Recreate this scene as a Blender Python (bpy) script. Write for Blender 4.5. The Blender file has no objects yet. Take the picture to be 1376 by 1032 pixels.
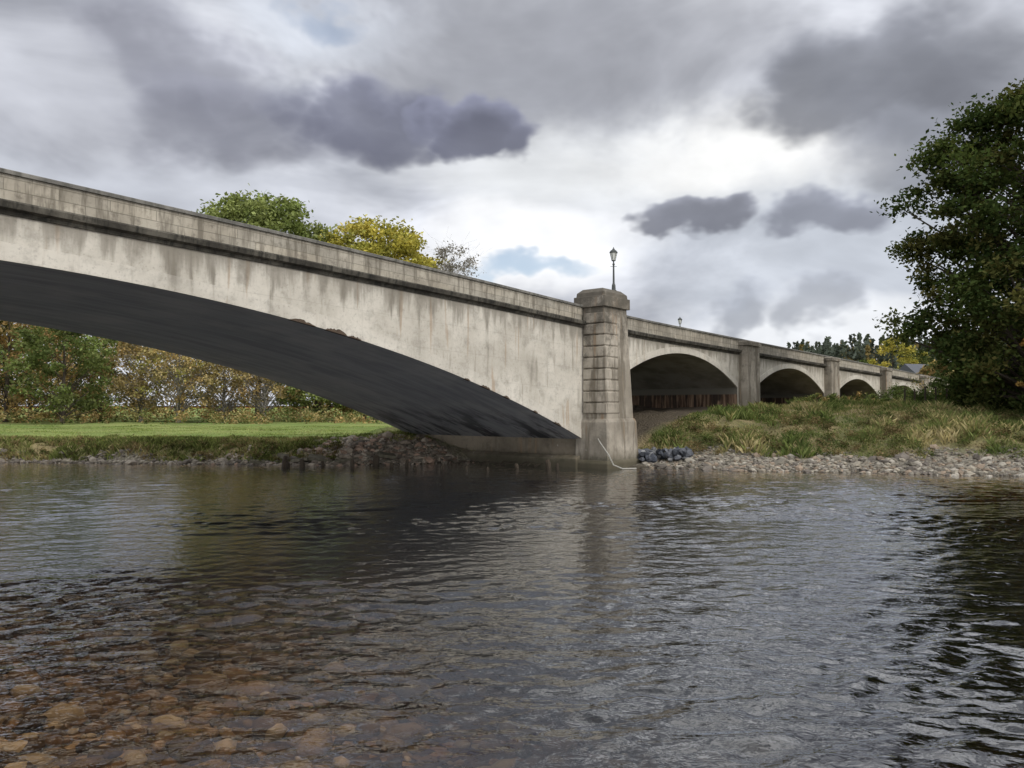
import bpy, math, numpy as np
from mathutils import Vector, Matrix
R_=math.radians
sc=bpy.context.scene
rng0=np.random.default_rng(7)

# ------------------------------------------------------------------ helpers
class NT:
    def __init__(s,tree): s.t=tree; s.n=tree.nodes; s.l=tree.links
    def node(s,typ,**kw):
        n=s.n.new(typ)
        for k,v in kw.items(): setattr(n,k,v)
        return n
    def put(s,sock,v):
        if v is None: return
        if isinstance(v,bpy.types.NodeSocket): s.l.new(v,sock)
        else:
            if isinstance(v,(tuple,list)) and len(v)==3 and sock.type=='RGBA': v=(*v,1)
            sock.default_value=v
    def m(s,op,a,b=None,c=None,clamp=False):
        n=s.node('ShaderNodeMath',operation=op,use_clamp=clamp)
        s.put(n.inputs[0],a); s.put(n.inputs[1],b); s.put(n.inputs[2],c)
        return n.outputs[0]
    def vm(s,op,a,b=None):
        n=s.node('ShaderNodeVectorMath',operation=op)
        s.put(n.inputs[0],a); s.put(n.inputs[1],b)
        return n.outputs[0]
    def mr(s,v,a,b,c=0.,d=1.,smooth=True):
        n=s.node('ShaderNodeMapRange')
        if smooth: n.interpolation_type='SMOOTHSTEP'
        s.put(n.inputs['Value'],v); s.put(n.inputs['From Min'],a); s.put(n.inputs['From Max'],b)
        s.put(n.inputs['To Min'],c); s.put(n.inputs['To Max'],d)
        return n.outputs[0]
    def mix(s,f,a,b,mode='MIX'):
        n=s.node('ShaderNodeMix',data_type='RGBA',blend_type=mode)
        s.put(n.inputs[0],f); s.put(n.inputs[6],a); s.put(n.inputs[7],b)
        return n.outputs[2]
    def noise(s,vec,scale,detail=4,rough=.55,out='Fac',dist=0):
        n=s.node('ShaderNodeTexNoise')
        s.put(n.inputs['Vector'],vec); n.inputs['Scale'].default_value=scale
        n.inputs['Detail'].default_value=detail; n.inputs['Roughness'].default_value=rough
        n.inputs['Distortion'].default_value=dist
        return n.outputs[out]
    def vor(s,vec,scale):
        n=s.node('ShaderNodeTexVoronoi'); s.put(n.inputs['Vector'],vec); n.inputs['Scale'].default_value=scale
        return n
    def scale(s,vec,v):
        return s.vm('MULTIPLY',vec,v)
    def bump(s,h,strength=.3,dist=.05):
        n=s.node('ShaderNodeBump'); n.inputs['Strength'].default_value=strength
        n.inputs['Distance'].default_value=dist; s.put(n.inputs['Height'],h)
        return n.outputs[0]

def new_mat(name):
    m=bpy.data.materials.new(name); m.use_nodes=True
    m.node_tree.nodes.clear()
    return m,NT(m.node_tree)
def out_bsdf(nt,color,rough=.85,normal=None,spec=.3,metal=0):
    b=nt.node('ShaderNodeBsdfPrincipled'); o=nt.node('ShaderNodeOutputMaterial')
    nt.put(b.inputs['Base Color'],color); nt.put(b.inputs['Roughness'],rough)
    b.inputs['Specular IOR Level'].default_value=spec; nt.put(b.inputs['Metallic'],metal)
    if normal is not None: nt.put(b.inputs['Normal'],normal)
    nt.l.new(b.outputs[0],o.inputs[0]); return b

def link(ob,parent=None):
    sc.collection.objects.link(ob)
    if parent: ob.parent=parent
    return ob
def mesh_from(name,V,F,mats=(),mi=None,attr=None,uv=None,smooth=False,parent=None):
    V=np.asarray(V,dtype=np.float32); F=np.asarray(F,dtype=np.int32)
    k=F.shape[1]; me=bpy.data.meshes.new(name)
    me.vertices.add(len(V)); me.vertices.foreach_set('co',V.ravel())
    me.loops.add(F.size); me.loops.foreach_set('vertex_index',F.ravel())
    me.polygons.add(len(F)); me.polygons.foreach_set('loop_start',np.arange(0,F.size,k,dtype=np.int32))
    try: me.polygons.foreach_set('loop_total',np.full(len(F),k,dtype=np.int32))
    except Exception: pass
    for m in mats: me.materials.append(m)
    if mi is not None: me.polygons.foreach_set('material_index',np.asarray(mi,dtype=np.int32))
    me.polygons.foreach_set('use_smooth',np.full(len(F),bool(smooth)))
    if attr is not None:
        for an,av in attr.items():
            av=np.asarray(av,dtype=np.float32)
            if av.ndim==2:
                if av.shape[1]==3: av=np.hstack([av,np.ones((len(av),1),np.float32)])
                a=me.attributes.new(an,'FLOAT_COLOR','POINT'); a.data.foreach_set('color',av.ravel())
            else:
                a=me.attributes.new(an,'FLOAT','POINT'); a.data.foreach_set('value',av)
    if uv is not None:
        u=me.uv_layers.new(name='UVMap'); u.data.foreach_set('uv',np.asarray(uv,dtype=np.float32)[F.ravel()].ravel())
    me.update(calc_edges=True); me.validate()
    ob=bpy.data.objects.new(name,me)
    return link(ob,parent)

def vn(x,y,seed=0):
    xi=np.floor(x).astype(np.int64); yi=np.floor(y).astype(np.int64); fx=x-xi; fy=y-yi
    fx=fx*fx*(3-2*fx); fy=fy*fy*(3-2*fy)
    def h(a,b):
        v=(a*374761393+b*668265263+seed*974634777)&0xffffffff
        v=((v^(v>>13))*1274126177)&0xffffffff
        return ((v^(v>>16))&0xffff)/65535.
    return (h(xi,yi)*(1-fx)+h(xi+1,yi)*fx)*(1-fy)+(h(xi,yi+1)*(1-fx)+h(xi+1,yi+1)*fx)*fy
def fbm(x,y,seed=0,o=4):
    r=0;a=.5
    for i in range(o):
        r=r+a*vn(x*2**i,y*2**i,seed+i*17); a*=.5
    return r
def sst(a,b,x):
    t=np.clip((x-a)/(b-a),0,1); return t*t*(3-2*t)

# ------------------------------------------------------------------ bridge frame
ANG=math.atan2(.773,.635)
OX,OY=4.49,35.0
U=np.array([.635,.773]); Nn=np.array([-.773,.635])
def loc2w(s,q): return (OX+U[0]*s+Nn[0]*q, OY+U[1]*s+Nn[1]*q)
def w2loc(x,y): return (x-OX)*U[0]+(y-OY)*U[1],(x-OX)*Nn[0]+(y-OY)*Nn[1]

# ------------------------------------------------------------------ terrain
WX=[-600,-60,-24,-14,-8,-4.5,-2,0,3,4.5,6.5,9.4,14.7,19,30,60,600]
WY=[45,37,36.2,35.2,34.5,35.0,36.4,36.0,33.6,33.4,32.8,31.2,29.8,28.4,27,24,24]
def yw(x): return np.interp(x,WX,WY)+(fbm(x*.6,x*0+3,5,3)-.45)*1.2*sst(3,7,np.abs(x-3))
PR=([0,1.8,3.2,4.6,7,11,20,60,2000],[0,.22,.45,1.10,1.8,2.3,2.65,2.8,2.8])
PL=([0,.35,1.0,1.8,10,60,2000],[0,.12,.62,.85,1.0,1.15,1.6])
PG=([0,1.0,2.5,5,10],[0,.35,.85,1.25,1.1])
def th(x,y):
    x=np.asarray(x,float); y=np.asarray(y,float)
    d=y-yw(x)
    s,q=w2loc(x,y)
    wr=sst(-2.2,-1.0,s)*(1-sst(11,17,q))
    nl=fbm(x*.8,y*.8,11,3)-.45
    zr=np.interp(d+nl*1.0*sst(1,3,d),*PR)+ (fbm(x*.5,y*.5,3,4)-.47)*.8*sst(2,6,d)
    ero=(fbm(x*.9,y*.1,21,3)-.45)*2.4
    zl=np.interp(d+ero*sst(.1,.5,d),*PL)+(fbm(x*.3,y*.3,8,4)-.47)*.35*sst(.6,3,d)
    zg=np.interp(d,*PG)+(fbm(x*1.3,y*1.3,31,3)-.45)*.35*sst(0,1,d)
    wg=np.exp(-((x+5)/4.0)**2)*(1-sst(6,11,d))
    zl=zl*(1-wg)+zg*wg
    z=zl*(1-wr)+zr*wr
    z=z+16*sst(120,300,y)*sst(-10,110,x)+5*sst(200,900,y)
    dn=y-2.0
    dep=np.minimum(np.minimum(np.clip(dn,0,99)*(.065+.12*sst(-3.0,2.5,x)),np.clip(-d,0,99)*.22),1.9)
    bed=-dep+ (fbm(x*2,y*2,41,3)-.45)*.10*sst(0,1,dep*3)
    near=np.minimum(.22*np.clip(-dn,0,99),1.2)
    z=np.where(d<0,bed,z); z=np.where(dn<0,near,z)
    return z
ax=np.concatenate([np.linspace(-900,-80,30)[:-1],np.linspace(-80,-34,60)[:-1],np.arange(-34,36,.2),np.linspace(36,80,60)[1:],np.linspace(80,900,40)[1:]])
ay=np.concatenate([np.linspace(-200,-2,20)[:-1],np.arange(-2,26,.35),np.arange(26,56,.17),np.arange(56,120,.9),np.linspace(120,1500,60)])
GX,GY=np.meshgrid(ax,ay); GZ=th(GX,GY)
nx,ny=len(ax),len(ay)
V=np.stack([GX.ravel(),GY.ravel(),GZ.ravel()],1)
i=np.arange(nx*ny).reshape(ny,nx)
F=np.stack([i[:-1,:-1],i[:-1,1:],i[1:,1:],i[1:,:-1]],-1).reshape(-1,4)
d=GY-yw(GX); s_,q_=w2loc(GX,GY)
wr=sst(-2.2,-1.0,s_)*(1-sst(11,17,q_))
jn=(fbm(GX*.7,GY*.7,77,3)-.45)*2.5
grav=wr*(1-sst(2.6,4.0,d+jn))+(1-wr)*np.clip((1-sst(.25,.55,d))+np.exp(-((GX+5.5)/4.2)**2)*(1-sst(3.5,6.5,d+jn)),0,1)
grav=np.clip(grav,0,1)
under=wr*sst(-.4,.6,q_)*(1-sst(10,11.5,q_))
meadow=(1-wr)*sst(1.4,3.2,d+jn*.8)
m,nt=new_mat('ground_surface')
tc=nt.node('ShaderNodeTexCoord'); P=tc.outputs['Object']
def attr(nt,n):
    a=nt.node('ShaderNodeAttribute'); a.attribute_name=n; return a
g=attr(nt,'grav').outputs['Fac']; me_=attr(nt,'meadow').outputs['Fac']; un=attr(nt,'under').outputs['Fac']
n1=nt.noise(P,.6,4); n2=nt.noise(P,6,4,.65); n3=nt.noise(P,.12,3)
rough=nt.mix(nt.mr(n1,.35,.65),(.11,.115,.045),(.25,.20,.105))
rough=nt.mix(nt.mr(n2,.5,.7,0,.7),rough,(.075,.055,.035))
mead=nt.mix(nt.mr(n3,.35,.65),(.15,.215,.055),(.245,.285,.09))
mead=nt.mix(nt.mr(n1,.50,.66,0,.6),mead,(.20,.19,.085))
mead=nt.mix(nt.mr(n2,.45,.75,0,.6),mead,(.13,.14,.05))
vor=nt.vor(P,9)
vr=nt.node('ShaderNodeSeparateColor'); nt.put(vr.inputs[0],vor.outputs['Color'])
stone=nt.mix(vr.outputs[0],(.14,.125,.10),(.30,.27,.22))
stone=nt.mix(nt.mr(vor.outputs['Distance'],.04,.09,.75,0),stone,(.05,.04,.03))
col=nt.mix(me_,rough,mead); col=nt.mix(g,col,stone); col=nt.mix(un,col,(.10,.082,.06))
sep=nt.node('ShaderNodeSeparateXYZ'); nt.put(sep.inputs[0],P)
vb=nt.vor(P,7.5)
vbr=nt.node('ShaderNodeSeparateColor'); nt.put(vbr.inputs[0],vb.outputs['Color'])
bed=nt.mix(nt.m('POWER',vbr.outputs[0],3.),(.12,.08,.04),(.60,.44,.27))
bed=nt.mix(nt.mr(vb.outputs['Distance'],.04,.10,.85,0),bed,(.05,.03,.018))
dark=nt.m('POWER',2.718,nt.m('MULTIPLY',nt.m('ADD',sep.outputs[2],.20),4.6))  # light lost through deeper water is put into the bed colour
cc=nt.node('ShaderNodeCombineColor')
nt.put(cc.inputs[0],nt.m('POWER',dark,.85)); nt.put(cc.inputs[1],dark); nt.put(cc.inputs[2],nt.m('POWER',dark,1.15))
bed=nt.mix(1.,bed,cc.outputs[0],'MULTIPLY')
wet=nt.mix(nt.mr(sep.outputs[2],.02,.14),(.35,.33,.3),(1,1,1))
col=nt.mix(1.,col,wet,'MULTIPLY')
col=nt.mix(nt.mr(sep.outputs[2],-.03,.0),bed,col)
hh=nt.m('ADD',nt.m('MULTIPLY',n2,.6),nt.m('MULTIPLY',vor.outputs['Distance'],-1.2))
out_bsdf(nt,col,.95,nt.bump(hh,.6,.12),.15)
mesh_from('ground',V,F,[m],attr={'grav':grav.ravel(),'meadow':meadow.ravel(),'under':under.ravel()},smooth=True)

# ------------------------------------------------------------------ water
wx=np.concatenate([np.linspace(-900,-60,20)[:-1],np.linspace(-60,-30,60)[:-1],np.arange(-30,-14,.08),np.arange(-14,15,.042),np.arange(15,30,.08),np.linspace(30,60,60)[1:],np.linspace(60,900,20)[1:]])
ys=[-3.0,0,3.5]
yy=4.2
while yy<47: ys.append(yy); yy+=max(.026,.0040*yy)
ys=np.array(ys)
GX,GY=np.meshgrid(wx,ys)
rw=np.random.default_rng(3)
warpx=GX+1.0*fbm(GX*.25,GY*.25,91,3)+.22*fbm(GX*1.1,GY*1.1,93,2); warpy=GY+1.3*fbm(GX*.22+7,GY*.25,92,3)+.22*fbm(GX*1.1+3,GY*1.2,94,2)
H=np.zeros_like(GX)
NW=64
for k in range(NW):
    lam=.22*(1.4/.22)**(rw.random()**1.15)
    a=rw.normal(math.pi/2+.22,.36)
    amp=lam*(.0078 if lam<.5 else .0052 if lam<.85 else .0022)
    kx,ky=math.cos(a)*2*math.pi/lam,math.sin(a)*2*math.pi/lam
    ph=kx*warpx+ky*warpy+rw.random()*6.28
    H+=amp*(np.sin(ph)+.22*np.sin(2*ph+1))*(.1+1.6*vn(GX*.45/lam**.5+k*3.1,GY*.45/lam**.5,k+200))
mod=.30+.95*sst(.3,.68,fbm(GX*.18,GY*.30,55,3))
mod*= (.40+.60*(1-sst(12,27,GY)))
xr=GX/np.maximum(GY,4)          # waves shaped calmer on the left to keep the reflections there dark
mod*= .52+.48*sst(-3,3.5,GX)
fade=(1-sst(26,30,np.abs(GX)))
Z=H*mod*fade
V=np.stack([GX.ravel(),GY.ravel(),Z.ravel()],1)
nx,ny=len(wx),len(ys); i=np.arange(nx*ny).reshape(ny,nx)
F=np.stack([i[:-1,:-1],i[:-1,1:],i[1:,1:],i[1:,:-1]],-1).reshape(-1,4)
m,nt=new_mat('river_water_surface')
tc=nt.node('ShaderNodeTexCoord'); P=tc.outputs['Object']
w1=nt.noise(nt.scale(P,(1.,1.5,1)),7,2,.55,dist=.5)
nrm=nt.bump(w1,.35,.03)
gl=nt.node('ShaderNodeBsdfGlossy'); gl.inputs['Roughness'].default_value=.01; gl.inputs['Color'].default_value=(.95,.97,1,1); nt.put(gl.inputs['Normal'],nrm)
tr=nt.node('ShaderNodeBsdfTransparent'); tr.inputs['Color'].default_value=(.86,.76,.62,1)
fr=nt.node('ShaderNodeFresnel'); fr.inputs['IOR'].default_value=1.34; nt.put(fr.inputs['Normal'],nrm)
ms=nt.node('ShaderNodeMixShader'); nt.put(ms.inputs[0],nt.m('MULTIPLY',nt.m('POWER',fr.outputs[0],.82),1.25,clamp=True)); nt.l.new(tr.outputs[0],ms.inputs[1]); nt.l.new(gl.outputs[0],ms.inputs[2])
o=nt.node('ShaderNodeOutputMaterial'); nt.l.new(ms.outputs[0],o.inputs[0])
mesh_from('river_water',V,F,[m],smooth=True)

# ------------------------------------------------------------------ concrete materials
def concrete(name,c1,c2,streak=.5,uvstain=True,boards=True,low=False,dark=0.,sl=.55):
    m,nt=new_mat(name)
    tc=nt.node('ShaderNodeTexCoord'); P=tc.outputs['Object']; UVv=tc.outputs['UV']
    sp=nt.node('ShaderNodeSeparateXYZ'); nt.put(sp.inputs[0],P)
    su=nt.node('ShaderNodeSeparateXYZ'); nt.put(su.inputs[0],UVv)
    big=nt.noise(P,.38,5,.62); st=nt.noise(nt.scale(P,(2.2,2.2,.3)),1.3,4,.6); fine=nt.noise(P,11,3,.7)
    mid=nt.noise(P,1.8,4,.7)
    col=nt.mix(nt.mr(big,.36,.64),c1,c2)
    col=nt.mix(nt.mr(mid,.46,.72,0,.6),col,tuple(x*.6 for x in c1))
    col=nt.mix(nt.mr(st,sl,sl+.17,0,streak),col,(.14,.12,.092))
    col=nt.mix(nt.mr(nt.noise(nt.scale(P,(1.2,1.2,.10)),2.3,2),.62,.69,0,.5),col,(.30,.20,.12))
    col=nt.mix(nt.mr(fine,.52,.75,0,.45),col,(.2,.185,.16))
    col=nt.mix(nt.mr(mid,.34,.28,0,.5),col,(.58,.555,.50))
    if boards:
        fz=nt.m('FRACT',nt.m('MULTIPLY',nt.m('ADD',su.outputs[1],nt.m('MULTIPLY',mid,.03)),1/.92))
        col=nt.mix(nt.mr(fz,.0,.03,.25,0),col,(.16,.15,.13))
    if uvstain:
        lim=nt.m('ADD',nt.m('MULTIPLY',nt.m('SUBTRACT',st,.43),3.2),.0)
        f=nt.mr(nt.m('SUBTRACT',su.outputs[1],lim),-.2,.6,.62,0)
        col=nt.mix(f,col,(.155,.138,.11))
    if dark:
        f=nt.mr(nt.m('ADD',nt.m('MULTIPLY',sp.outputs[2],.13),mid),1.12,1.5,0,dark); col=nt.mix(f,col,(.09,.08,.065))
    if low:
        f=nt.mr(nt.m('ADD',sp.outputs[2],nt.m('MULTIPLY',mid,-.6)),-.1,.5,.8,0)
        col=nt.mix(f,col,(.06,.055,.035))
    h=nt.m('ADD',nt.m('MULTIPLY',fine,.4),mid)
    out_bsdf(nt,col,.9,nt.bump(h,.5,.03),.2)
    return m
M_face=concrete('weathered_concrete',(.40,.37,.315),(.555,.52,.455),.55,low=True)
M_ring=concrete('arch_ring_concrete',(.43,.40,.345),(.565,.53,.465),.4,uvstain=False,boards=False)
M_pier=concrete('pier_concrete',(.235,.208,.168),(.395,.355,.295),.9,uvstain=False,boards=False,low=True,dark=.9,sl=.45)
M_foot=concrete('damp_footing_concrete',(.16,.135,.10),(.26,.22,.165),.7,uvstain=False,boards=False,low=True)
def parapet_mat(name,c1,c2,c3,st,brick=True):
    m,nt=new_mat(name)
    tc=nt.node('ShaderNodeTexCoord'); P=tc.outputs['Object']; UVv=tc.outputs['UV']
    big=nt.noise(P,.7,4,.65); mid=nt.noise(P,4,4,.75); drip=nt.noise(nt.scale(P,(4,4,.5)),1.6,3,.65)
    col=nt.mix(nt.mr(big,.35,.65),c1,c2); hgt=mid
    if brick:
        b=nt.node('ShaderNodeTexBrick'); nt.put(b.inputs['Vector'],UVv); b.inputs['Scale'].default_value=1
        b.inputs['Brick Width'].default_value=1.1; b.inputs['Row Height'].default_value=.26; b.inputs['Mortar Size'].default_value=.012
        b.inputs['Color1'].default_value=(.80,.80,.80,1); b.inputs['Color2'].default_value=(1.06,1.03,.99,1); b.inputs['Mortar'].default_value=(.5,.49,.46,1)
        col=nt.mix(.8,col,b.outputs[0],'MULTIPLY')
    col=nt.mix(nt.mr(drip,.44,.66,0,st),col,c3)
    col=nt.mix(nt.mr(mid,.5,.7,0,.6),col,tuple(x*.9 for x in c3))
    out_bsdf(nt,col,.93,nt.bump(hgt,.6,.03),.2)
    return m
M_par=parapet_mat('parapet_blockwork',(.28,.255,.21),(.41,.38,.32),(.115,.10,.078),.7)
M_cop=parapet_mat('coping_concrete',(.12,.115,.105),(.20,.19,.17),(.06,.06,.05),.6,False)
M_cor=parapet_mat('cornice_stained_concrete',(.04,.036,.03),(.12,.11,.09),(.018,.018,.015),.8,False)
m,nt=new_mat('soffit_concrete'); tc=nt.node('ShaderNodeTexCoord'); P=tc.outputs['Object']
sp=nt.node('ShaderNodeSeparateXYZ'); nt.put(sp.inputs[0],P)
a=nt.noise(nt.scale(P,(.25,2.2,.25)),1.2,4,.6); b_=nt.noise(P,.5,4,.6)
col=nt.mix(nt.mr(a,.3,.7),(.29,.295,.31),(.40,.405,.42)); col=nt.mix(nt.mr(b_,.42,.7,0,.6),col,(.50,.49,.48))
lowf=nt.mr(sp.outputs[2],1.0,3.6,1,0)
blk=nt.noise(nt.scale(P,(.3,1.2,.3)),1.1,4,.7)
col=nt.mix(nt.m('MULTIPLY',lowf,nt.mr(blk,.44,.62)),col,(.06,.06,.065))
fy=nt.m('FRACT',nt.m('MULTIPLY',sp.outputs[1],1/.75)); col=nt.mix(nt.mr(fy,0,.03,.4,0),col,(.10,.10,.10))
out_bsdf(nt,col,.9,nt.bump(a,.4,.03),.2); M_sof=m
m,nt=new_mat('vault_concrete'); tc=nt.node('ShaderNodeTexCoord'); P=tc.outputs['Object']
col=nt.mix(nt.mr(nt.noise(P,.8,4),.35,.65),(.19,.175,.15),(.30,.28,.245)); out_bsdf(nt,col,.9); M_vault=m
m,nt=new_mat('rust_stained_wall'); tc=nt.node('ShaderNodeTexCoord'); P=tc.outputs['Object']
sp=nt.node('ShaderNodeSeparateXYZ'); nt.put(sp.inputs[0],P)
v=nt.noise(nt.scale(P,(3,3,.25)),1.3,4,.65)
rc=nt.mix(nt.mr(v,.40,.66),(.06,.036,.024),(.27,.18,.12)); rc=nt.mix(nt.mr(nt.noise(nt.scale(P,(1,1,.2)),2.5,3),.50,.58,0,.85),rc,(.03,.022,.018))
fy=nt.m('FRACT',nt.m('MULTIPLY',sp.outputs[1],1/1.1)); rc=nt.mix(nt.mr(fy,0,.05,.8,0),rc,(.015,.012,.01))
col=nt.mix(nt.mr(sp.outputs[2],3.35,3.45),rc,(.13,.12,.10)); out_bsdf(nt,col,.95); M_rust=m
m,nt=new_mat('asphalt'); tc=nt.node('ShaderNodeTexCoord')
out_bsdf(nt,nt.mix(nt.noise(tc.outputs['Object'],20),(.04,.04,.042),(.065,.065,.065)),.9); M_asph=m

# ------------------------------------------------------------------ bridge
bridge=bpy.data.objects.new('concrete_arch_road_bridge',None); link(bridge)
bridge.location=(OX,OY,0); bridge.rotation_euler=(0,0,ANG)
Wd=10.9
_ss=np.linspace(-110,110,2201)
_tp=np.interp(_ss,[-110,-68,-50,-43,-35,-26,-17,-9,-2,4,16,32,48,64,110],[6.4,6.7,7.0,7.27,7.5,7.68,7.5,7.27,7.0,6.86,6.74,6.6,6.47,6.3,5.8])
kk=np.exp(-np.linspace(-2.5,2.5,81)**2); kk/=kk.sum()
_tp=np.convolve(np.pad(_tp,40,'edge'),kk,'valid')
def T(s): return np.interp(s,_ss,_tp)
def sweep(name,prof,s0,s1,mat,ds=.5,mirror=False,cap=True):
    ss=np.linspace(s0,s1,max(2,int((s1-s0)/ds)+1)); n=len(ss); k=len(prof)
    cum=[0]
    for a,b in zip(prof[:-1],prof[1:]): cum.append(cum[-1]+math.hypot(a[0]-b[0],a[1]-b[1]))
    V=[];uv=[]
    for s in ss:
        t=float(T(s))
        for (q,z),c in zip(prof,cum):
            V.append((s,(Wd-q) if mirror else q,t+z)); uv.append((s,c))
    F=[]
    for a in range(n-1):
        for b in range(k):
            c=(b+1)%k; f=(a*k+b,(a+1)*k+b,(a+1)*k+c,a*k+c)
            F.append(f[::-1] if not mirror else f)
    return mesh_from(name,V,F,[mat],uv=uv,parent=bridge)
S0,S1=-78,95
for mir,tag in ((False,'near'),(True,'far')):
    for (a,b,t2) in ((-49.9,-2.22,'main'),(-.3,S1,'approach')) if not mir else ((S0,S1,'whole'),):
        sweep('parapet_'+tag+'_'+t2,[(0.0,-.70),(0.0,-.10),(.30,-.10),(.30,-.70)],a,b,M_par,mirror=mir)
        sweep('coping_'+tag+'_'+t2,[(-.06,-.098),(-.06,-.02),(-.03,0),(.33,0),(.37,-.03),(.37,-.098)],a,b,M_cop,mirror=mir)
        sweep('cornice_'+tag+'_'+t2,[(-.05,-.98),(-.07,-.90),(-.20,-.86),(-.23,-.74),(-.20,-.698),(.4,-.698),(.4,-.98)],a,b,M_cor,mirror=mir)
sweep('parapet_left_bank',[(0.0,-.70),(0.0,-.10),(.30,-.10),(.30,-.70)],S0,-51.6,M_par)
sweep('road_deck',[(.41,-1.3),(.41,-.76),(10.49,-.76),(10.49,-1.3)],S0,S1,M_asph)
arches=[(-26,5.70,.00796,23.75,'main')]
for c,h in ((7.2,5.44),(23.3,5.31),(39.3,5.07),(55.3,4.92),(71.3,4.8)): arches.append((c,h,.0346,6.9,'ap'))
def grid(name,ss,cols,fn,mat,flip=False,uvf=None,smooth=False):
    V=[];uv=[]
    for s in ss:
        for c in cols:
            V.append(fn(s,c)); uv.append(uvf(s,c) if uvf else (s,c))
    n,k=len(ss),len(cols); i=np.arange(n*k).reshape(n,k)
    F=np.stack([i[:-1,:-1],i[1:,:-1],i[1:,1:],i[:-1,1:]],-1).reshape(-1,4)
    if flip: F=F[:,::-1]
    return mesh_from(name,V,F,[mat],uv=uv,smooth=smooth,parent=bridge)
segs=[];prev=S0
for (c,h,a,hw,k) in arches:
    segs.append((prev,c-hw,None)); segs.append((c-hw,c+hw,(c,h,a,k))); prev=c+hw
segs.append((prev,S1,None))
vs=np.linspace(0,1,9)
for n_,(a,b,ar) in enumerate(segs):
    ss=np.linspace(a,b,max(3,int((b-a)/.3)))
    if ar: B=lambda s: ar[1]-ar[2]*(s-ar[0])**2
    else: B=lambda s: -1.5
    top=lambda s: float(T(s))-.94
    for q,tag in ((0,'near'),(Wd,'far')):
        grid(f'spandrel_{tag}_{n_}',ss,vs,lambda s,v:(s,q,B(s)+(top(s)-B(s))*v),M_face,flip=(q>0),
             uvf=lambda s,v:(s,(top(s)-B(s))*(1-v)))
    if ar:
        qs=np.linspace(0,Wd,14)
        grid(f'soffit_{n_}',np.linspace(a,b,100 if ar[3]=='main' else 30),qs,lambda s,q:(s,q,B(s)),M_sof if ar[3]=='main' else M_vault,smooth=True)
        zb=B(a)
        for e,tag in ((a,'a'),(b,'b')):
            grid(f'springing_wall_{n_}{tag}',[0,1],qs,lambda v,q:(e,q,-1.5+(zb+1.5)*v),M_rust if ar[3]=='ap' else M_foot,
                 uvf=lambda v,q:(q,2+v*3))
        rt=.40 if ar[3]=='main' else .32
        pr=.014 if ar[3]=='main' else .03
        sr=np.linspace(a+.02,b-.02,130 if ar[3]=='main' else 50)
        V=[];F=[]
        for s in sr:
            z=B(s)-.003
            sl=-2*ar[2]*(s-ar[0]); L=math.hypot(1,sl); nxn,nzn=-sl/L,1/L
            for (r,q) in ((0,.05),(0,-pr),(rt,-pr),(rt,.02)):
                V.append((min(max(s+nxn*r,a),b),q,z+nzn*r))
        for k in range(len(sr)-1):
            for j in range(3): F.append((k*4+j,k*4+j+1,(k+1)*4+j+1,(k+1)*4+j))
        mesh_from(f'arch_ring_{n_}',V,F,[M_ring],uv=[(v[0],v[2]) for v in V],parent=bridge)
m,nt=new_mat('spalled_concrete'); tc=nt.node('ShaderNodeTexCoord'); n=nt.noise(tc.outputs['Object'],9,4,.7)
out_bsdf(nt,nt.mix(n,(.02,.015,.012),(.14,.10,.07)),.95,nt.bump(n,1,.05)); M_spall=m
rs=np.random.default_rng(9); k_=0
for (s0_,wd_,ht_) in ((-16.6,.9,.10),(-15.4,.8,.13),(-14.7,.5,.08),(-8.6,.5,.10),(-7.4,.35,.09),(-5.6,.3,.07),(-9.6,.3,.06),(-4.1,.5,.10)):
    nn=14; ss=np.linspace(s0_-wd_/2,s0_+wd_/2,nn); V=[];F=[]
    for j,s in enumerate(ss):
        z=5.70-.00796*(s+26)**2; e=max(0,math.sin(math.pi*j/(nn-1)))**.6*ht_*rs.uniform(.35,1.)
        V+= [(s,.10,z-.012),(s,-.018,z-.010),(s,-.0175,z+e)]
    for j in range(nn-1):
        for b in range(2): F.append((j*3+b,j*3+b+1,(j+1)*3+b+1,(j+1)*3+b))
    mesh_from(f'spall_{k_}',V,F,[M_spall],parent=bridge); k_+=1

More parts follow.
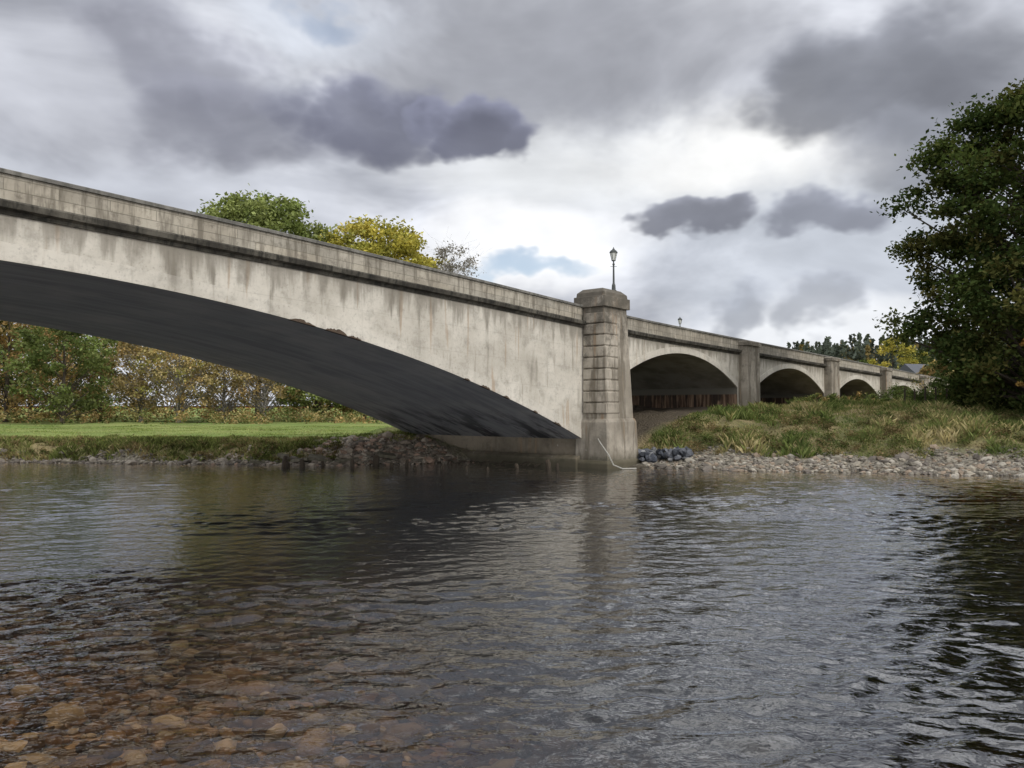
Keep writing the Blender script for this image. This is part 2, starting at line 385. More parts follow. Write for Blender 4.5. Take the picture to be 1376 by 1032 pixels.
def prism(name,levels,mat,bev=.025,parent=bridge,rough=0):
    V=[];F=[]
    for (z,a,b,c,d) in levels: V+=[(a,c,z),(b,c,z),(b,d,z),(a,d,z)]
    n=len(levels); F.append((3,2,1,0))
    for k in range(n-1):
        for j in range(4): F.append((k*4+j,k*4+(j+1)%4,(k+1)*4+(j+1)%4,(k+1)*4+j))
    F.append(tuple((n-1)*4+j for j in range(4)))
    ob=mesh_from(name,V,F,[mat],uv=[(v[0]+v[1],v[2]) for v in V],parent=parent)
    if bev:
        md=ob.modifiers.new('bev','BEVEL'); md.width=bev; md.segments=2; md.limit_method='ANGLE'; md.angle_limit=R_(20)
    return ob
for sgn in (0,1):
    def Q(p): return -p if sgn==0 else Wd+p
    for base,tag in ((0,'east'),(-52,'west')):
        def PR_(nm,lv,mat,bev=.025):
            out=[]
            for (z,a,b,p0,p1) in lv:
                c,d=sorted((Q(p0),Q(p1))); 
                if base: a,b=-52-b,-52-a
                out.append((z,a,b,c,d))
            prism(f'pier_{tag}_{sgn}_{nm}',out,mat,bev)
        if sgn==0 or base:
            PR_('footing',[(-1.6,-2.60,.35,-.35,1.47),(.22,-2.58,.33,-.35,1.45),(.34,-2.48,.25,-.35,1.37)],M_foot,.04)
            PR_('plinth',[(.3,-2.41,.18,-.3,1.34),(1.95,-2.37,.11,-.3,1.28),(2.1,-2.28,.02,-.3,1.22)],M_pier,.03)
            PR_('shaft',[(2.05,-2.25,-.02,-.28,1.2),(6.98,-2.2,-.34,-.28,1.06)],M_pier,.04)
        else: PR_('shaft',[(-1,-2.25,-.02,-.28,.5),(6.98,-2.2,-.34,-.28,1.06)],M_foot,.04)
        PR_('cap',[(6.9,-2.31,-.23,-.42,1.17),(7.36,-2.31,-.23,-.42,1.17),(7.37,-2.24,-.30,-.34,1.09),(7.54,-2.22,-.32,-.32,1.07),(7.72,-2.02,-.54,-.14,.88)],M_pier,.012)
        z=2.32
        for k in range(9 if sgn==0 else 0):
            t=(z-2.05)/4.93; pf=1.2-.14*t
            PR_(f'quoin_{k}',[(z,-2.34+.04*t,-1.2,.05,pf+.04),(z+.44,-2.335+.04*t,-1.2,.05,pf+.035)],M_pier,.045)
            z+=.485
    for k in range(5):
        c=15.25+16*k; t=float(T(c))
        a,b=sorted((Q(-.2),Q(.62))); a2,b2=sorted((Q(-.2),Q(.55))); a3,b3=sorted((Q(-.25),Q(.64)))
        prism(f'pilaster_{sgn}_{k}',[(-1,c-1.02,c+1.02,a,b),(t-.42,c-.95,c+.95,a2,b2)],M_pier,.03)
        prism(f'pilaster_cap_{sgn}_{k}',[(t-.43,c-1.03,c+1.03,a3,b3),(t-.2,c-1.03,c+1.03,a3,b3),(t-.13,c-.9,c+.9,a2,b2)],M_pier,.02)
prism('abutment_core',[(-1.5,-2.2,-.3,.1,Wd-.1),(5.8,-2.2,-.3,.1,Wd-.1)],M_pier,0)
prism('springing_ledge',[(-1.5,-2.75,-2.2,.05,Wd-.5),(.38,-2.7,-2.2,.05,Wd-.5),(.5,-2.5,-2.2,.05,Wd-.5)],M_foot,.03)

# ------------------------------------------------------------------ foliage tools
def leaf_mat():
    m,nt=new_mat('foliage')
    a=attr(nt,'lc').outputs['Color']
    df=nt.node('ShaderNodeBsdfDiffuse'); tl=nt.node('ShaderNodeBsdfTranslucent')
    nt.put(df.inputs[0],a); nt.put(tl.inputs[0],nt.mix(1.,a,(1.1,1.1,.75),'MULTIPLY'))
    ms=nt.node('ShaderNodeMixShader'); ms.inputs[0].default_value=.32
    nt.l.new(df.outputs[0],ms.inputs[1]); nt.l.new(tl.outputs[0],ms.inputs[2])
    o=nt.node('ShaderNodeOutputMaterial'); nt.l.new(ms.outputs[0],o.inputs[0]); return m
M_leaf=leaf_mat()
m,nt=new_mat('bark'); tc=nt.node('ShaderNodeTexCoord'); P=tc.outputs['Object']
n=nt.noise(nt.scale(P,(6,6,1.2)),2,3,.7)
out_bsdf(nt,nt.mix(n,(.03,.024,.018),(.09,.072,.055)),.95,nt.bump(n,.8,.05)); M_bark=m
m,nt=new_mat('birch_bark'); tc=nt.node('ShaderNodeTexCoord'); n=nt.noise(nt.scale(tc.outputs['Object'],(3,3,7)),2,3)
out_bsdf(nt,nt.mix(nt.mr(n,.45,.6),(.30,.28,.25),(.08,.07,.06)),.9); M_birch=m
def leaves(C,size,cols,rng,aspect=.6,flat=.35):
    n=len(C)
    nrm=rng.normal(size=(n,3)); nrm[:,2]=np.abs(nrm[:,2])+flat; nrm/=np.linalg.norm(nrm,axis=1)[:,None]
    t=rng.normal(size=(n,3)); t-= (t*nrm).sum(1)[:,None]*nrm; t/=np.linalg.norm(t,axis=1)[:,None]
    b=np.cross(nrm,t); s=(size*rng.uniform(.6,1.35,n))[:,None]
    V=np.stack([C-t*s*.5,C+b*s*.5*aspect,C+t*s*.5,C-b*s*.5*aspect],1).reshape(-1,3)
    F=np.arange(4*n).reshape(n,4); return V,F,np.repeat(cols,4,axis=0)
def clump_pts(cc,cr,n,rng,squash=.65,pw=.5):
    K=len(cc); dirs=rng.normal(size=(K,n,3)); dirs/=np.linalg.norm(dirs,axis=2)[...,None]
    r=rng.random((K,n,1))**pw*(1+.25*rng.normal(size=(K,n,1)))
    P=dirs*r*cr[:,None,None]; P[...,2]*=squash
    return (P+cc[:,None,:]).reshape(-1,3)
def tube(pts,rad,seg=6):
    pts=np.asarray(pts,float); n=len(pts); V=[]
    for k in range(n):
        d=pts[min(k+1,n-1)]-pts[max(k-1,0)]; d/=np.linalg.norm(d)+1e-9
        a=np.cross(d,[.3,1,.1]); a/=np.linalg.norm(a)+1e-9; b=np.cross(d,a)
        for j in range(seg):
            t=2*math.pi*j/seg; V.append(pts[k]+rad[k]*(a*math.cos(t)+b*math.sin(t)))
    F=[(k*seg+j,k*seg+(j+1)%seg,(k+1)*seg+(j+1)%seg,(k+1)*seg+j) for k in range(n-1) for j in range(seg)]
    return np.array(V),np.array(F)
class Acc:
    def __init__(s): s.V=[];s.F=[];s.C=[];s.M=[];s.n=0
    def add(s,V,F,C=None,mi=0):
        s.V.append(V); s.F.append(np.asarray(F)+s.n); s.n+=len(V)
        s.C.append(C if C is not None else np.full((len(V),3),.08)); s.M.append(np.full(len(F),mi))
    def make(s,name,mats,**k):
        return mesh_from(name,np.vstack(s.V),np.vstack(s.F),mats,mi=np.concatenate(s.M),attr={'lc':np.vstack(s.C)},**k)
def palcol(pal,K,n,rng,jit=.22):
    pal=np.array(pal); base=pal[rng.integers(0,len(pal),K)]*rng.uniform(.7,1.3,(K,1))
    mixb=pal[rng.integers(0,len(pal),(K,n))]
    c=base[:,None,:]*.65+mixb*.35
    c=c*(1+jit*rng.normal(size=(K,n,1))); return np.clip(c,.005,1).reshape(-1,3)
def make_tree(name,x,y,H,R,hb,ncl,nl,ls,pal,seed,tr=.3,bark=M_bark,prof=.6,cr=(.14,.26),squash=.65,z=None,twigs=0):
    rng=np.random.default_rng(seed); A=Acc()
    nT=9; hs=np.linspace(-.3,H*.86,nT); wob=np.cumsum(rng.normal(0,.02*H/8,(nT,2)),0); wob-=wob[0]
    tp=np.column_stack([wob,hs]); rad=tr*np.linspace(1.15,.12,nT); rad[0]*=1.3
    A.add(*tube(tp,rad,8),mi=0)
    t=rng.random(ncl)**.85; ang=rng.random(ncl)*2*math.pi
    env=R*np.sin(math.pi*np.clip(t*.80+.17,0,1))**prof
    lump=.78+.45*vn(ang*1.3+seed,t*4,seed)
    rr=env*lump*np.sqrt(rng.uniform(.12,1,ncl))
    cc=np.column_stack([rr*np.cos(ang),rr*np.sin(ang),hb+(H-hb)*t*.97])
    crd=R*rng.uniform(cr[0],cr[1],ncl)
    for k in range(ncl):
        if k%2==0 or twigs:
            h0=max(hb*.5,cc[k,2]-rr[k]*.75-.4); h0=min(h0,H*.8)
            p0=np.array([np.interp(h0,hs,tp[:,0]),np.interp(h0,hs,tp[:,1]),h0])
            e=cc[k]; mid=(p0+e)/2+np.array([0,0,.06*H*rng.uniform(-.3,1)])*.5
            r0=max(.02,tr*.34*(1-h0/H)); A.add(*tube([p0,mid*.6+p0*.4,mid*.5+e*.5,e],[r0,r0*.7,r0*.45,r0*.15],5),mi=0)
            for j in range(twigs):
                e2=e+rng.normal(0,1,3)*crd[k]*1.3
                A.add(*tube([mid*.4+e*.6,(e+e2)/2+rng.normal(0,.1,3),e2],[r0*.25,r0*.15,.008],3),mi=0)
    if nl:
        P=clump_pts(cc,crd,nl,rng,squash)
        Vv,Ff,Cc=leaves(P,ls,palcol(pal,ncl,nl,rng),rng); A.add(Vv,Ff,Cc,mi=1)
    ob=A.make(name,[bark,M_leaf]); ob.location=(x,y,float(th(x,y)) if z is None else z); return ob
def pxX(px,Y): return (px-688)/1034*Y
G=[(.075,.105,.035),(.10,.13,.045),(.06,.08,.03),(.13,.15,.055)]
GL=[(.20,.24,.08),(.16,.20,.065),(.24,.27,.10)]
YL=[(.44,.38,.08),(.36,.33,.075),(.30,.30,.08),(.52,.43,.11)]
BR=[(.36,.24,.11),(.29,.20,.095),(.43,.30,.13),(.25,.20,.09),(.48,.32,.13),(.35,.30,.13)]
TAN=[(.42,.33,.16),(.36,.29,.14),(.29,.25,.12),(.48,.34,.15)]
SY=[(.045,.07,.022),(.065,.09,.026),(.036,.055,.018),(.085,.10,.032),(.11,.10,.035)]
make_tree('sycamore_tree',27.5,38.5,16.5,7.3,.3,560,210,.25,SY,5,tr=.5,prof=.48,cr=(.09,.18))
make_tree('autumn_beech_tree',pxX(1384,33)+.7,33.6,4.3,.9,1.5,18,70,.12,[(.30,.16,.05),(.24,.16,.05)],61,tr=.05)
make_tree('ash_tree',pxX(348,98),98,28.6,11.2,9,360,100,.50,GL+[(.27,.30,.12)],21,tr=.35,cr=(.10,.18),prof=.5)
make_tree('autumn_ash_tree',pxX(506,98),98,25.2,10.0,9,340,95,.48,YL,22,tr=.32,cr=(.10,.18),prof=.5)
make_tree('birch_tree',pxX(608,98),98,22.4,4.8,9,150,30,.30,[(.30,.28,.27),(.26,.24,.23)],23,tr=.2,bark=M_birch,twigs=5)
specs=[(8,82,14,6,BR,'autumn_beech_tree'),(84,76,11.8,5.8,G[1:2]+G[3:]+GL[1:2],'oak_tree'),(135,90,13,5,BR+G[3:],'autumn_oak_tree'),(190,84,12,5,TAN,'autumn_birch_tree'),(240,82,12,5,TAN+YL[2:3],'autumn_birch_tree'),
(300,84,11,5.4,TAN,'autumn_birch_tree'),(355,84,11,4.9,TAN+BR,'autumn_birch_tree'),(425,86,8,4.4,GL,'willow_tree'),(40,92,15,6,BR+G,'autumn_oak_tree'),(-50,84,13,6,G,'oak_tree'),(490,90,6,4,GL+BR,'willow_tree'),(-120,80,13,6,BR,'autumn_beech_tree')]
for k,(px,Y,H,R,pal,nm) in enumerate(specs):
    bi='birch' in nm
    make_tree(nm,pxX(px,Y),Y,H,R,1.0 if not bi else 1.8,100,110 if not bi else 80,.33 if not bi else .28,pal,100+k,tr=.2,bark=M_birch if bi else M_bark,twigs=2 if bi else 0)
rg=np.random.default_rng(50)
A=Acc(); K=900
X=rg.uniform(-120,2,K); Y=rg.uniform(102,125,K); hz=rg.random(K)
Hm=11+5*fbm(X*.12,Y*.02,9,3)
cc=np.column_stack([X,Y,1.2+Hm*hz]); crd=rg.uniform(1.2,2.4,K)
A.add(*leaves(clump_pts(cc,crd,60,rg,.7),.5,palcol(BR+TAN+G[3:]+TAN,K,60,rg),rg),mi=0); A.make('distant_woodland',[M_leaf])
A=Acc(); K=300; X=rg.uniform(-75,-10,K); Y=rg.uniform(72,86,K); cc=np.column_stack([X,Y,1.1+rg.random(K)*1.1]); crd=rg.uniform(.5,1.2,K)
A.add(*leaves(clump_pts(cc,crd,50,rg,.7),.26,palcol(BR[:3]+TAN+GL[1:2]+G,K,50,rg),rg),mi=0); A.make('woodland_edge_shrubs',[M_leaf])
A=Acc(); K=1700; X=rg.uniform(92,420,K); Y=rg.uniform(240,350,K); X=np.maximum(X,pxX(1040,Y)+rg.uniform(0,14,K)); Z=th(X,Y)
for k in range(K):
    h=rg.uniform(7,13)*(.7+.3*float(sst(90,130,X[k]*300/Y[k]))); n=46; t=rg.random(n)**.8; a=rg.random(n)*6.283; r=(1-t)*h*.24*rg.uniform(.4,1.1,n)
    P=np.column_stack([X[k]+r*np.cos(a),Y[k]+r*np.sin(a),Z[k]+h*t])
    c=np.tile(np.array([.085,.10,.08])*rg.uniform(.6,1.6),(n,1))  # distance haze is put into the conifer colour
    if rg.random()<.12: c=np.tile(np.array([.22,.17,.07]),(n,1))
    A.add(*leaves(P,1.7,c,rg,.6,0),mi=0)
A.make('distant_conifer_forest',[M_leaf])
for k,(px,Y,H,R,pal,nm) in enumerate([(1200,150,14.5,5.2,YL,'autumn_maple_tree'),(1262,120,7,4.5,BR+G,'hawthorn_tree'),(1300,110,9,4,BR[:2]+G,'hawthorn_tree'),(1165,170,10,4,G,'oak_tree'),(1330,140,14,6,G,'oak_tree'),(1235,180,11,5,G+YL[:1],'oak_tree')]):
    make_tree(nm,pxX(px,Y),Y,H,R,.6,80,100,.42,pal,300+k,tr=.2)
def bush(name,px,Y,w,h,n,pal,seed,ls=.14,dz=0):
    rg=np.random.default_rng(seed); K=n; x0=pxX(px,Y)
    a=rg.random(K)*6.283; r=np.sqrt(rg.random(K)); X=x0+w*r*np.cos(a); Yy=Y+w*.7*r*np.sin(a)
    z=th(X,Yy)+h*(1-r**2*.7)*rg.uniform(.1,.95,K)
    cc=np.column_stack([X,Yy,z]); crd=rg.uniform(.16,.34,K)*max(h,.7)
    A=Acc()
    for k in range(0,K,2):
        b=np.array([x0+(X[k]-x0)*.4,Y+(Yy[k]-Y)*.4,float(th(x0,Y))-.1]); A.add(*tube([b,(b+cc[k])/2+[0,0,.1],cc[k]],[.03,.02,.008],4),mi=0)
    A.add(*leaves(clump_pts(cc,crd,70,rg,.8),ls,palcol(pal,K,70,rg),rg),mi=1); A.make(name,[M_bark,M_leaf])
DG=[(.04,.06,.018),(.055,.08,.025),(.075,.095,.032)]
bush('broom_bush',1262,50,2.1,2.1,60,DG,1); bush('broom_bush',1205,62,2.3,1.9,50,G,2)
bush('hawthorn_bush',1150,58,2.2,1.4,40,G+BR[:1],3); bush('hawthorn_bush',1310,46,1.7,2.2,50,DG,4); bush('hawthorn_bush',1365,44,2.5,3.2,70,DG,6,.16)
bush('gorse_bush',1120,50,.9,.9,24,GL,7); bush('gorse_bush',1178,52,1.3,1.0,30,GL+G,8); bush('hawthorn_bush',1230,75,3,2.6,50,BR[:2]+G,9)
bush('hawthorn_bush',1340,40.5,1.7,1.6,40,DG,10,.13); bush('hawthorn_bush',1290,60,3,2.4,50,G+BR[:1],12)
bush('hawthorn_bush',1095,47,1.6,.8,24,GL+BR[:1],13)

# ------------------------------------------------------------------ grass
def grass(name,X,Y,h,w,pal,seed,mixn=.5):
    rg=np.random.default_rng(seed); n=len(X); Z=th(X,Y)-.03
    a=rg.random(n)*6.283; ln=rg.uniform(.1,.9,n)*h; b=rg.random(n)*6.283
    dx,dy=np.cos(a)*w/2,np.sin(a)*w/2
    hx=h*rg.uniform(.5,1.3,n)
    mx,my=X+np.cos(b)*ln*.3,Y+np.sin(b)*ln*.3
    V=np.stack([np.column_stack([X-dx,Y-dy,Z]),np.column_stack([X+dx,Y+dy,Z]),np.column_stack([mx+dx*.7,my+dy*.7,Z+hx*.6]),
                np.column_stack([X+np.cos(b)*ln,Y+np.sin(b)*ln,Z+hx])],1).reshape(-1,3)
    F=np.arange(4*n).reshape(n,4)
    pal=np.array(pal); f=fbm(X*.45,Y*.45,seed,3)*.9+vn(X*4,Y*4,seed+1)*.25; idx=np.clip((f*1.5-.35)*len(pal)+rg.normal(0,.8,n),0,len(pal)-1).astype(int)
    C=np.clip(pal[idx]*(1+.25*rg.normal(size=(n,1))),.01,1)
    return mesh_from(name,V,F,[M_leaf],attr={'lc':np.repeat(C,4,axis=0)})
rg=np.random.default_rng(70)
n=150000; X=rg.uniform(4.5,34,n); D=rg.uniform(2.2,24,n); Y=yw(X)+D
s_,q_=w2loc(X,Y); dens=vn(X*1.2,Y*1.2,5)*.7+vn(X*3.5,Y*3.5,6)*.5
ok=(dens>.45)&(~((q_>-.3)&(q_<11.2)))&(D+ (fbm(X*.7,Y*.7,77,3)-.45)*2.5>3.0)&~((s_<.8)&(q_>-2.2))
X,Y=X[ok],Y[ok]
hh=.13+.36*sst(.45,.85,vn(X*.8,Y*.8,12))
grass('bank_rough_grass',X,Y,hh,.03,[(.09,.12,.04),(.13,.165,.05),(.17,.20,.07),(.25,.235,.10),(.38,.32,.16),(.46,.39,.22)],1)
n=80000; X=rg.uniform(-36,-1.5,n); D=rg.uniform(.3,6.5,n)**1; Y=yw(X)+D
ok=(vn(X*1.6,Y*1.6,15)*.6+vn(X*5,Y*5,16)*.4>.40+.02*D)&((D>2.6)|(np.abs(X+5.5)>3.6)); X,Y,D=X[ok],Y[ok],D[ok]
grass('bank_edge_grass',X,Y,np.where(D<2.4,.26,.15)*(.6+vn(X*.8,Y*.8,4)*1.0),.04,[(.08,.09,.03),(.12,.14,.045),(.18,.21,.065),(.30,.27,.13),(.24,.18,.09)],2)
n=80000; X=rg.uniform(-50,-2,n); Y=rg.uniform(38,66,n); ok=Y>yw(X)+2; X,Y=X[ok],Y[ok]
grass('meadow_grass',X,Y,.06+.10*sst(.5,.8,fbm(X*.5,Y*.5,19,3)),.06,[(.15,.20,.055),(.20,.255,.08),(.28,.32,.11),(.30,.28,.13)],3)
K=620; X=rg.uniform(5.5,32,K); D=rg.uniform(3.0,9.5,K); Y=yw(X)+D; s_,q_=w2loc(X,Y); ok=((q_<-.6))&(vn(X*.7,Y*.7,33)>.38); X,Y=X[ok],Y[ok]; K=len(X)
cc=np.column_stack([X,Y,th(X,Y)+rg.uniform(.0,.3,K)]); A=Acc()
A.add(*leaves(clump_pts(cc,rg.uniform(.2,.5,K),100,rg,.7),.09,palcol([(.07,.10,.03),(.11,.145,.045),(.13,.14,.055),(.22,.16,.085),(.15,.11,.06)],K,100,rg),rg),mi=0); A.make('bramble_undergrowth',[M_leaf])
K=330; X=rg.uniform(-34,-8,K); Y=yw(X)+rg.uniform(.3,2.2,K); cc=np.column_stack([X,Y,th(X,Y)+rg.uniform(0,.2,K)]); A=Acc()
A.add(*leaves(clump_pts(cc,rg.uniform(.12,.4,K),70,rg,.6),.09,palcol([(.07,.09,.03),(.13,.14,.05),(.20,.145,.075),(.14,.105,.055)],K,70,rg),rg),mi=0); A.make('bankside_weeds',[M_leaf])

# ------------------------------------------------------------------ stones
import bmesh
bm=bmesh.new(); bmesh.ops.create_icosphere(bm,subdivisions=1,radius=1); bm.verts.ensure_lookup_table()
IV=np.array([v.co[:] for v in bm.verts]); IF=np.array([[v.index for v in f.verts] for f in bm.faces]); bm.free()
m,nt=new_mat('river_stone'); tc=nt.node('ShaderNodeTexCoord'); P=tc.outputs['Object']
a=attr(nt,'lc').outputs['Color']; n=nt.noise(P,9,3,.7)
out_bsdf(nt,nt.mix(1.,a,nt.mix(n,(.6,.6,.6),(1.25,1.25,1.25)),'MULTIPLY'),.85,nt.bump(n,.5,.03)); M_stone=m
def stones(name,X,Y,r,pal,seed,flat=.6,sink=.25,dz=None,ang=.14,smooth=True,dk=None):
    rg=np.random.default_rng(seed); n=len(X); Z=th(X,Y)+(0 if dz is None else dz)
    S=r[:,None]*rg.uniform(.6,1.4,(n,3)); S[:,2]*=flat
    J=1+ang*rg.normal(size=(n,len(IV),1))
    Vv=IV[None]*J*S[:,None,:]
    a=rg.random(n)*6.283; ca,sa=np.cos(a)[:,None],np.sin(a)[:,None]
    x=Vv[...,0]*ca-Vv[...,1]*sa; y=Vv[...,0]*sa+Vv[...,1]*ca; z=Vv[...,2]
    tl=rg.normal(0,.25,(n,1)); z2=z*np.cos(tl)+x*np.sin(tl); x2=x*np.cos(tl)-z*np.sin(tl)
    Vv=np.stack([x2+X[:,None],y+Y[:,None],z2+(Z+S[:,2]*(1-2*sink)*.5)[:,None]],-1).reshape(-1,3)
    Fv=(IF[None]+(np.arange(n)*len(IV))[:,None,None]).reshape(-1,3)
    pal=np.array(pal); C=pal[rg.integers(0,len(pal),n)]*rg.uniform(.6,1.2,(n,1))
    if dk is not None: C=C*dk[:,None]
    return mesh_from(name,Vv,Fv,[M_stone],attr={'lc':np.repeat(C,len(IV),axis=0)},smooth=smooth)
SP=[(.27,.24,.19),(.20,.18,.145),(.34,.31,.26),(.15,.13,.11),(.27,.21,.155)]
n=5200; X=rg.uniform(5.8,27,n); D=rg.uniform(-.15,3.9,n); Y=yw(X)+D
ok=(D+(fbm(X*.7,Y*.7,77,3)-.45)*2.5<3.6); X,Y,D=X[ok],Y[ok],D[ok]
stones('shore_stones',X,Y,np.clip(rg.lognormal(-2.75,.5,len(X)),.035,.28),SP,1,.55,smooth=False)
n=2600; X=rg.normal(-5.5,3.6,n); D=rg.uniform(-.2,4.6,n); Y=yw(X)+D; s_,q_=w2loc(X,Y); ok=(s_<-3.0)&((np.abs(X+5)<5)|(D<1.2)); X,Y=X[ok],Y[ok]
stones('gravel_stones',X,Y,np.clip(rg.lognormal(-2.5,.5,len(X)),.04,.3),[(.24,.20,.155),(.36,.31,.25),(.15,.125,.10),(.30,.21,.155)],2,smooth=False)
n=800; X=rg.uniform(-34,-9,n); Y=yw(X)+rg.uniform(-.15,.7,n); stones('gravel_stones',X,Y,np.clip(rg.lognormal(-2.5,.5,n),.04,.28),[(.14,.12,.10),(.24,.21,.17)],3,smooth=False)
n=90; X=rg.uniform(5.3,7.9,n); Y=33.9+rg.uniform(0,1.3,n)-(X-5.2)*.1; stones('riprap_boulders',X,Y,rg.uniform(.11,.22,n),[(.045,.05,.062),(.07,.075,.09),(.10,.105,.12),(.22,.22,.225)],4,.8,dz=rg.uniform(.1,.4,n),ang=.2,smooth=False)
n=6500; X=rg.uniform(-11,3,n); Y=rg.uniform(3.6,14,n); dpt=-th(X,Y)
stones('riverbed_stones',X,Y,np.clip(rg.lognormal(-2.75,.5,n),.03,.24),[(.46,.30,.16),(.24,.145,.075),(.70,.55,.37),(.12,.075,.04),(.36,.22,.11)],7,.5,smooth=True,dk=np.exp(-np.clip(dpt-.2,0,3)*3.8))  # deeper stones coloured darker in place of light absorbed by the water
for k,(px,Y,z,sx,sy,rz,tx) in enumerate([(352,35.1,.10,.5,.35,.2,.12),(408,35.0,.12,.45,.35,-.3,-.2),(432,35.0,.22,.6,.3,.1,.22),(462,34.9,.12,.4,.3,.5,-.1),(388,35.4,.25,.4,.35,.9,.25),(520,35.4,.35,.4,.3,.4,.2)]):
    ob=prism('broken_concrete_slab',[(-.08,-sx,sx*.9,-sy,sy),(.08,-sx*.95,sx,-sy*.9,sy*.95)],M_pier,.03,parent=None)
    ob.location=(pxX(px,Y),Y,z+.04); ob.rotation_euler=(tx,tx*.7,rz)
m,nt=new_mat('old_timber'); tc=nt.node('ShaderNodeTexCoord'); n=nt.noise(nt.scale(tc.outputs['Object'],(12,12,1.5)),2,3,.7)
out_bsdf(nt,nt.mix(n,(.02,.016,.012),(.09,.07,.05)),.9,nt.bump(n,.7,.02)); M_tim=m
A=Acc()
for k,(px,yp,h,w) in enumerate([(380,628,.50,.20),(391,627,.24,.14),(408,628,.36,.22),(437,626,.20,.14),(475,629,.40,.17),(503,625,.44,.26),(527,629,.22,.18),(546,627,.30,.15),(590,629,.18,.12),(622,630,.15,.14),(655,631,.12,.12),(697,629,.2,.16),(741,629,.36,.22),(750,630,.26,.14),(560,630,.1,.14)]):
    Y=2.5*1034/(yp-550); x=pxX(px,Y); tl=rg.normal(0,.09,2)
    V_,F_=tube([(x,Y,-1),(x+tl[0],Y+tl[1],h*.6),(x+tl[0]*1.4,Y+tl[1],h),(x+tl[0]*1.4,Y+tl[1],h+.005)],[w*.55,w*.52,w*.42,.01],7)
    V_=V_+rg.normal(0,.012,V_.shape); A.add(V_,F_)
A.make('timber_stakes',[M_tim])
A=Acc()
for k in range(16):
    x=rg.uniform(-3,1.0); Y=34.6-(x)*.35+rg.uniform(-.6,.2); L=rg.uniform(.3,1.0); a=rg.uniform(-1,1)
    A.add(*tube([(x,Y,0),(x+L*.5*math.cos(a),Y+.1,.08+rg.random()*.12),(x+L*math.cos(a),Y+L*.3*math.sin(a),rg.uniform(.02,.2))],[.03,.02,.01],5))
A.make('driftwood_branches',[M_tim])
m,nt=new_mat('pale_plastic_pipe'); tc=nt.node('ShaderNodeTexCoord')
out_bsdf(nt,nt.mix(nt.noise(tc.outputs['Object'],6),(.22,.21,.18),(.38,.37,.33)),.5); M_pipe=m
pp=[(*loc2w(-2.45,-.9),1.25),(*loc2w(-2.68,-1.2),1.05),(*loc2w(-2.72,-1.6),.6),(*loc2w(-2.6,-1.75),.2),(*loc2w(-2.3,-2.0),.04),(*loc2w(-1.7,-2.3),.03)]
A=Acc(); A.add(*tube(pp,[.028]*6,10)); A.make('drain_pipe',[M_pipe])
A=Acc(); fx=np.linspace(pxX(1215,47),pxX(1335,43),9); fyv=np.linspace(47,43,9)
for x,Y in zip(fx,fyv):
    z=float(th(x,Y)); A.add(*tube([(x,Y,z-.3),(x+rg.normal(0,.02),Y,z+1.15),(x,Y,z+1.16)],[.055,.05,.005],6))
for hz in (.35,.7,1.05):
    A.add(*tube([(x,Y,float(th(x,Y))+hz) for x,Y in zip(fx,fyv)],[.009]*9,4))
A.make('wire_fence',[M_tim])

# ------------------------------------------------------------------ street lamps
m,nt=new_mat('green_black_painted_iron'); tc=nt.node('ShaderNodeTexCoord')
out_bsdf(nt,nt.mix(nt.noise(tc.outputs['Object'],12),(.02,.025,.022),(.05,.055,.05)),.45,None,.5); M_iron=m
m,nt=new_mat('frosted_lantern_glass'); tc=nt.node('ShaderNodeTexCoord')
out_bsdf(nt,nt.mix(nt.noise(tc.outputs['Object'],8),(.5,.51,.47),(.62,.63,.58)),.25,None,.5); M_glass=m
def lamp(x,y,z0,H):
    e=bpy.data.objects.new('street_lamp',None); link(e); e.location=(x,y,z0)
    def lathe(nm,prof,mat,seg=12):
        V=[];F=[]
        for (r,z) in prof:
            for j in range(seg): V.append((r*math.cos(2*math.pi*j/seg),r*math.sin(2*math.pi*j/seg),z))
        for k in range(len(prof)-1):
            for j in range(seg): F.append((k*seg+j,k*seg+(j+1)%seg,(k+1)*seg+(j+1)%seg,(k+1)*seg+j))
        mesh_from(nm,V,F,[mat],parent=e)
    hl=H-.62
    lathe('column',[(.13,0),(.13,.06),(.09,.1),(.08,.3),(.055,.36),(.045,.42),(.036,hl-.2),(.055,hl-.18),(.055,hl-.14),(.03,hl-.1),(.03,hl-.02),(.09,hl),(.09,hl+.02)],M_iron)
    lathe('lantern_glass',[(.08,hl+.02),(.155,hl+.36)],M_glass,6)
    lathe('lantern_roof',[(.18,hl+.35),(.185,hl+.38),(.13,hl+.46),(.06,hl+.50),(.05,hl+.54),(.015,hl+.56),(.02,hl+.59),(.003,hl+.62)],M_iron,6)
    for j in range(6):
        a=2*math.pi*j/6; c,s=math.cos(a),math.sin(a)
        V_,F_=tube([(.083*c,.083*s,hl+.02),(.16*c,.16*s,hl+.36)],[.009,.009],4); mesh_from(f'frame_bar_{j}',V_,F_,[M_iron],parent=e)
    V_,F_=tube([(-.14,0,hl-.25),(.14,0,hl-.25)],[.01,.01],6); mesh_from('ladder_bar',V_,F_,[M_iron],parent=e)
x,y=loc2w(-.8,-.68); lamp(x,y,7.70,2.0)
x,y=loc2w(26.6,10.1); lamp(x,y,float(T(26.6))-.76,4.1)

